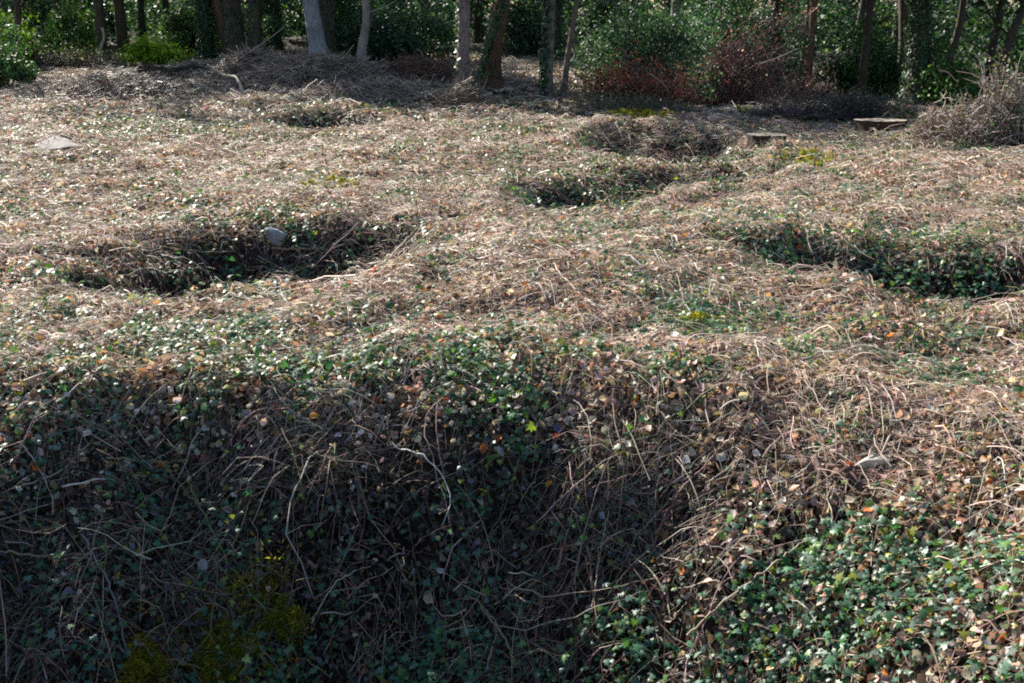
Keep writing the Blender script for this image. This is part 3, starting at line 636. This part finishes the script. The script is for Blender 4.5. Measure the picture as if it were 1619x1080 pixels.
shrub(245, 32.5, 2.0, .85, 1.2, 5500, .085, [(.20, .34, .02), (.15, .28, .02), (.26, .40, .03)], None, 'bright yellow-green low shrub glowing in the sun in front of dark trunks', 46, K=40, name='laurel_shrub', pyb=100)
shrub(20, 30, 1.6, 2.0, 1.0, 2600, .09, [(.18, .30, .03), (.10, .2, .03)], None, 'thin yellow-green foliage around the far left tree', 47, K=26)
shrub(1000, 22.9, 2.5, 1.35, .9, 3000, .055, [(.40, .12, .07), (.30, .08, .05), (.45, .18, .09)], None, 'rusty red-leaved low shrub in front of the holly', 48, K=34, stemc=(.16, .10, .09), twn=900, mt=M_DEAD, name='copper_shrub', pyb=168)
shrub(1130, 22.6, 3.9, 1.9, 1.3, 6500, .050, [(.24, .11, .09), (.15, .08, .08), (.32, .15, .10)], None, 'bare purple-brown twiggy bush right of the red-leaved shrub', 49, K=60, stemc=(.17, .11, .105), twn=5200, stems=60, mt=M_DEAD, name='bare_bush', pyb=172)
shrub(1500, 18.5, 1.2, .6, .8, 900, .045, [(.05, .12, .05), (.28, .20, .13)], None, 'low loose bramble tangle between the pale sawn stump and the big thicket', 61, K=26, stemc=(.30, .23, .2), twn=900, stems=24, name='bramble_thicket', pyb=225)
shrub(1598, 17.8, 2.0, 1.05, 1.5, 5200, .045, [(.05, .12, .05), (.28, .20, .13), (.10, .16, .07), (.34, .29, .22)], None, 'tangled greyish bramble thicket at the right edge of the clearing', 50, K=50, stemc=(.31, .25, .23), twn=2200, stems=60, name='bramble_thicket', pyb=222)
shrub(1425, 20.3, .6, .42, .4, 500, .05, [(.14, .22, .04), (.07, .12, .04)], None, 'small leafy bush right behind the pale sawn stump', 51, K=14, twn=120, stemc=(.25, .19, .15), pyb=196)
shrub(1172, 21.0, .34, .20, .2, 110, .06, [(.38, .50, .03)], None, 'tiny bright yellow-green seedling in front of the bare purple bush', 52, K=6, stems=6, name='seedling', cat='seedling', pyb=185)
shrub(733, 21.8, .9, .55, .5, 120, .05, [(.2, .14, .09)], None, 'dry grass-like suckers at the foot of the mauve-grey trunk', 53, K=16, twn=500, stemc=(.30, .24, .19), stems=20, name='bare_sucker_bush', pyb=170)
shrub(1510, 27, 2.2, 1.6, 1.5, 5000, .075, [(.05, .12, .035), (.08, .16, .04)], None, 'leafy green shrub behind the thin leaning trunk at the right', 54, K=40)
shrub(620, 31, 3.2, 2.6, 2.0, 15000, .08, G1, [3, 2, 4, .5], 'dark evergreen thicket between the slim kinked trunk and the mauve-grey trunk', 55, name='evergreen_bush', K=80)
shrub(545, 33, 2.2, 2.6, 1.6, 7000, .085, [(.07, .16, .03), (.05, .11, .04)], None, 'mid-green leafy thicket right of the pale blue-grey trunk', 56, name='evergreen_bush', K=50)
shrub(1340, 21.8, 3.0, .38, .9, 2500, .05, [(.05, .10, .05), (.08, .07, .05)], None, 'low dark ground-hugging growth behind the two tree stumps', 57, K=60, twn=1500, stemc=(.10, .08, .085), pyb=185)
shrub(985, 21.6, 2.4, .22, .7, 1500, .05, [(.05, .10, .05), (.08, .13, .06)], None, 'low ivy bank under the front of the big holly', 58, K=60, twn=500, stemc=(.2, .15, .12), pyb=176)
shrub(90, 28, 3.0, .45, 1.4, 2500, .06, [(.06, .10, .05), (.12, .12, .05)], None, 'low shaded undergrowth between the left trunks', 59, K=60, twn=900, stemc=(.16, .12, .10), pyb=108)
shrub(125, 33.5, 1.9, 1.9, 1.0, 5000, .085, [(.09, .19, .045), (.06, .13, .045), (.15, .26, .05)], None, 'mid-green leafy shrub between the two leftmost dark trunks', 62, K=46)
shrub(395, 33, 1.7, 1.7, 1.0, 4500, .085, [(.05, .12, .06), (.08, .16, .08)], None, 'blue-green leafy shrub behind the stout leaning trunk', 63, K=46)
shrub(300, 36, 2.2, 2.3, 1.0, 5500, .09, [(.10, .18, .06), (.06, .12, .05)], None, 'tall pale green shrub far behind the yellow-green shrub', 64, K=46)
shrub(830, 33, 1.8, 2.2, 1.0, 5500, .085, [(.03, .07, .045), (.05, .10, .06)], None, 'dark evergreen in the gap between the thick curved trunk and the ivied grey trunk', 65, K=46)
# brush piles
for j, (px, d, w_, h_, dp, n_, lb) in enumerate([
        (500, 26.0, 3.4, .58, 1.6, 7500, 'heap of pale dead brushwood in front of the blue-grey trunk'),
        (405, 26.8, 2.2, .62, 1.2, 4200, 'spiky dead brushwood heap left of the main heap'),
        (650, 26.5, 2.2, .42, 1.4, 4000, 'reddish brown brushwood heap between the slim trunk and the mauve-grey trunk'),
        (580, 24.3, 2.6, .25, 1.2, 2500, 'low spread of broken brown sticks at the foot of the slim kinked trunk'),
        (160, 25.5, 2.8, .30, 1.6, 3200, 'low grey brushwood at the left back in shade')]):
    rg = np.random.default_rng(300+j); p = atd(px, d)
    m = MB(); c0 = rg.normal(0, .30, (n_, 3))*[w_, dp, 0]; c0[:, 2] = rg.random(n_)*h_*np.exp(-(c0[:, 0]/(w_*.45))**2-(c0[:, 1]/(dp*.5))**2)*1.25
    c0[:, 2] += H(p[0]+c0[:, 0], p[1]+c0[:, 1])-p[2]
    a = rg.uniform(0, 2*PI, n_); el = rg.normal(.12, .3, n_); dr = np.stack([np.cos(a)*np.cos(el), np.sin(a)*np.cos(el), np.sin(el)], -1)
    l = rg.uniform(.2, .9, n_); sp = np.linspace(-.5, .5, 5)[None, :, None]
    Q = c0[:, None]+dr[:, None]*l[:, None, None]*sp+rg.normal(0, .025, (n_, 5, 3))
    R = (rg.gamma(2, .0028, n_)+.002)[:, None]*np.linspace(1, .4, 5)[None]
    cs = [(.36, .30, .26), (.50, .44, .38), (.19, .15, .13)] if j != 2 else [(.22, .13, .09), (.30, .2, .15), (.13, .08, .07)]
    tubes(m, Q, R, 4, pal(n_, cs, None, .2, rg))
    o = m.build('brush_pile', M_TWIG); o.location = p; tag(o, lb, 'brush pile', 'heaps of cut brushwood')
# the bleached crooked branch on the heap and a few arching canes
def cane(pts, r0, r1, col, label, name='dead_branch', mt=None, cat='branch', group=None):
    """pts: (px, distance, height above ground)"""
    P = []
    for px, d, z in pts:
        q = atd(px, d); q[2] += z; P.append(q)
    P = np.array(P); t = np.linspace(0, 1, len(P)); T = np.linspace(0, 1, 8*(len(P)-1)+1)
    Q = np.stack([np.interp(T, t, P[:, i]) for i in range(3)], -1)
    for _ in range(3): Q[1:-1] = .25*Q[:-2]+.5*Q[1:-1]+.25*Q[2:]
    m = MB(); tubes(m, Q[None], np.linspace(r0, r1, len(Q))[None], 7, col, bump=.08, cap=True)
    return tag(m.build(name, mt or M_TWIG, loc=P[0]), label, cat, group)
cane([(385, 25, .02), (380, 25, .22), (374, 25.2, .36), (355, 25.6, .40), (330, 26, .52)], .030, .012, (.62, .52, .40), 'bleached crooked branch bent over in front of the brushwood heap')
cane([(352, 26.5, .35), (385, 26.5, .62), (430, 26.5, 1.0), (455, 26.5, 1.25)], .022, .008, (.32, .26, .22), 'long dead branch rising rightwards out of the left brushwood heap')
cane([(440, 26, .3), (470, 26, .55), (500, 26, .50)], .014, .006, (.40, .34, .30), 'thin arched cane over the main brushwood heap')
cane([(143, 31, .02), (150, 31, .12), (160, 31, .22), (164, 31, .45), (170, 31, .65), (168, 31, .9)], .045, .030, (.36, .33, .24), 'pale S-curved ivy stem rising at the foot of the dark upright trunk')
cane([(588, 26, 1.45), (620, 26, 1.62), (650, 26, 1.85)], .012, .005, (.30, .28, .26), 'thin bare bough reaching right from the slim kinked trunk')
cane([(1195, 23, .85), (1225, 23, 1.0), (1260, 23, 1.2)], .012, .006, (.32, .25, .22), 'thin bare bough slanting above the purple bush')
cane([(1025, 22, .65), (1045, 22, .55), (1058, 22, .38)], .010, .006, (.42, .36, .32), 'thin pale cane drooping over the red-leaved shrub')
cane([(1480, 22.5, .95), (1495, 22.5, .9), (1512, 22.5, .72)], .016, .008, (.42, .30, .26), 'short pinkish bough beside the thin dark leaning trunk')

# ------------------------------------------------------------------ far wood, read as one mass
rg = np.random.default_rng(5); m = MB()
K = 900; d = 35+35*rg.random(K)**.8; xk = rg.uniform(-1, 1, K)*(.62*d+4); zk = rg.uniform(.1, 1, K)**1.1*rg.choice([1.6, 3.6, 6.5], K, p=[.45, .3, .25])
hole = (xk/d > .33) & (xk/d < .42) & (zk > 1.9) & (rg.random(K) < .75)
xk, d, zk = xk[~hole], d[~hole], zk[~hole]
C_ = np.stack([xk, d, H(xk, d)+zk], -1)
foliage_clumps(m, C_, rg.uniform(.5, 1.3, len(C_)), 240000, .15, [(.03, .075, .045), (.045, .105, .05), (.11, .19, .05), (.022, .05, .038)], [4, 3, 1.0, 3], rg, flat=.85)
tag(m.build('far_woodland', M_LEAF), 'dark green understorey and leaf mass of the wood closing off the background', 'woodland', kind='stuff')
m = MB(); K = 420; d = rg.uniform(70, 92, K); xk = rg.uniform(-1, 1, K)*(.62*d+10)
C_ = np.stack([xk, d, H(xk, d)+rg.uniform(0, 7.5, K)], -1)
hole = (xk/d > .34) & (xk/d < .41) & (C_[:, 2] > 2.2); C_ = C_[~hole]
foliage_clumps(m, C_, 2.2, 110000, .40, [(.03, .06, .03), (.045, .09, .035)], None, rg)
tag(m.build('distant_tree_belt', M_LEAF), 'farthest belt of dark trees seen between the trunks', 'tree belt', kind='stuff')
# scattered bare understorey boughs
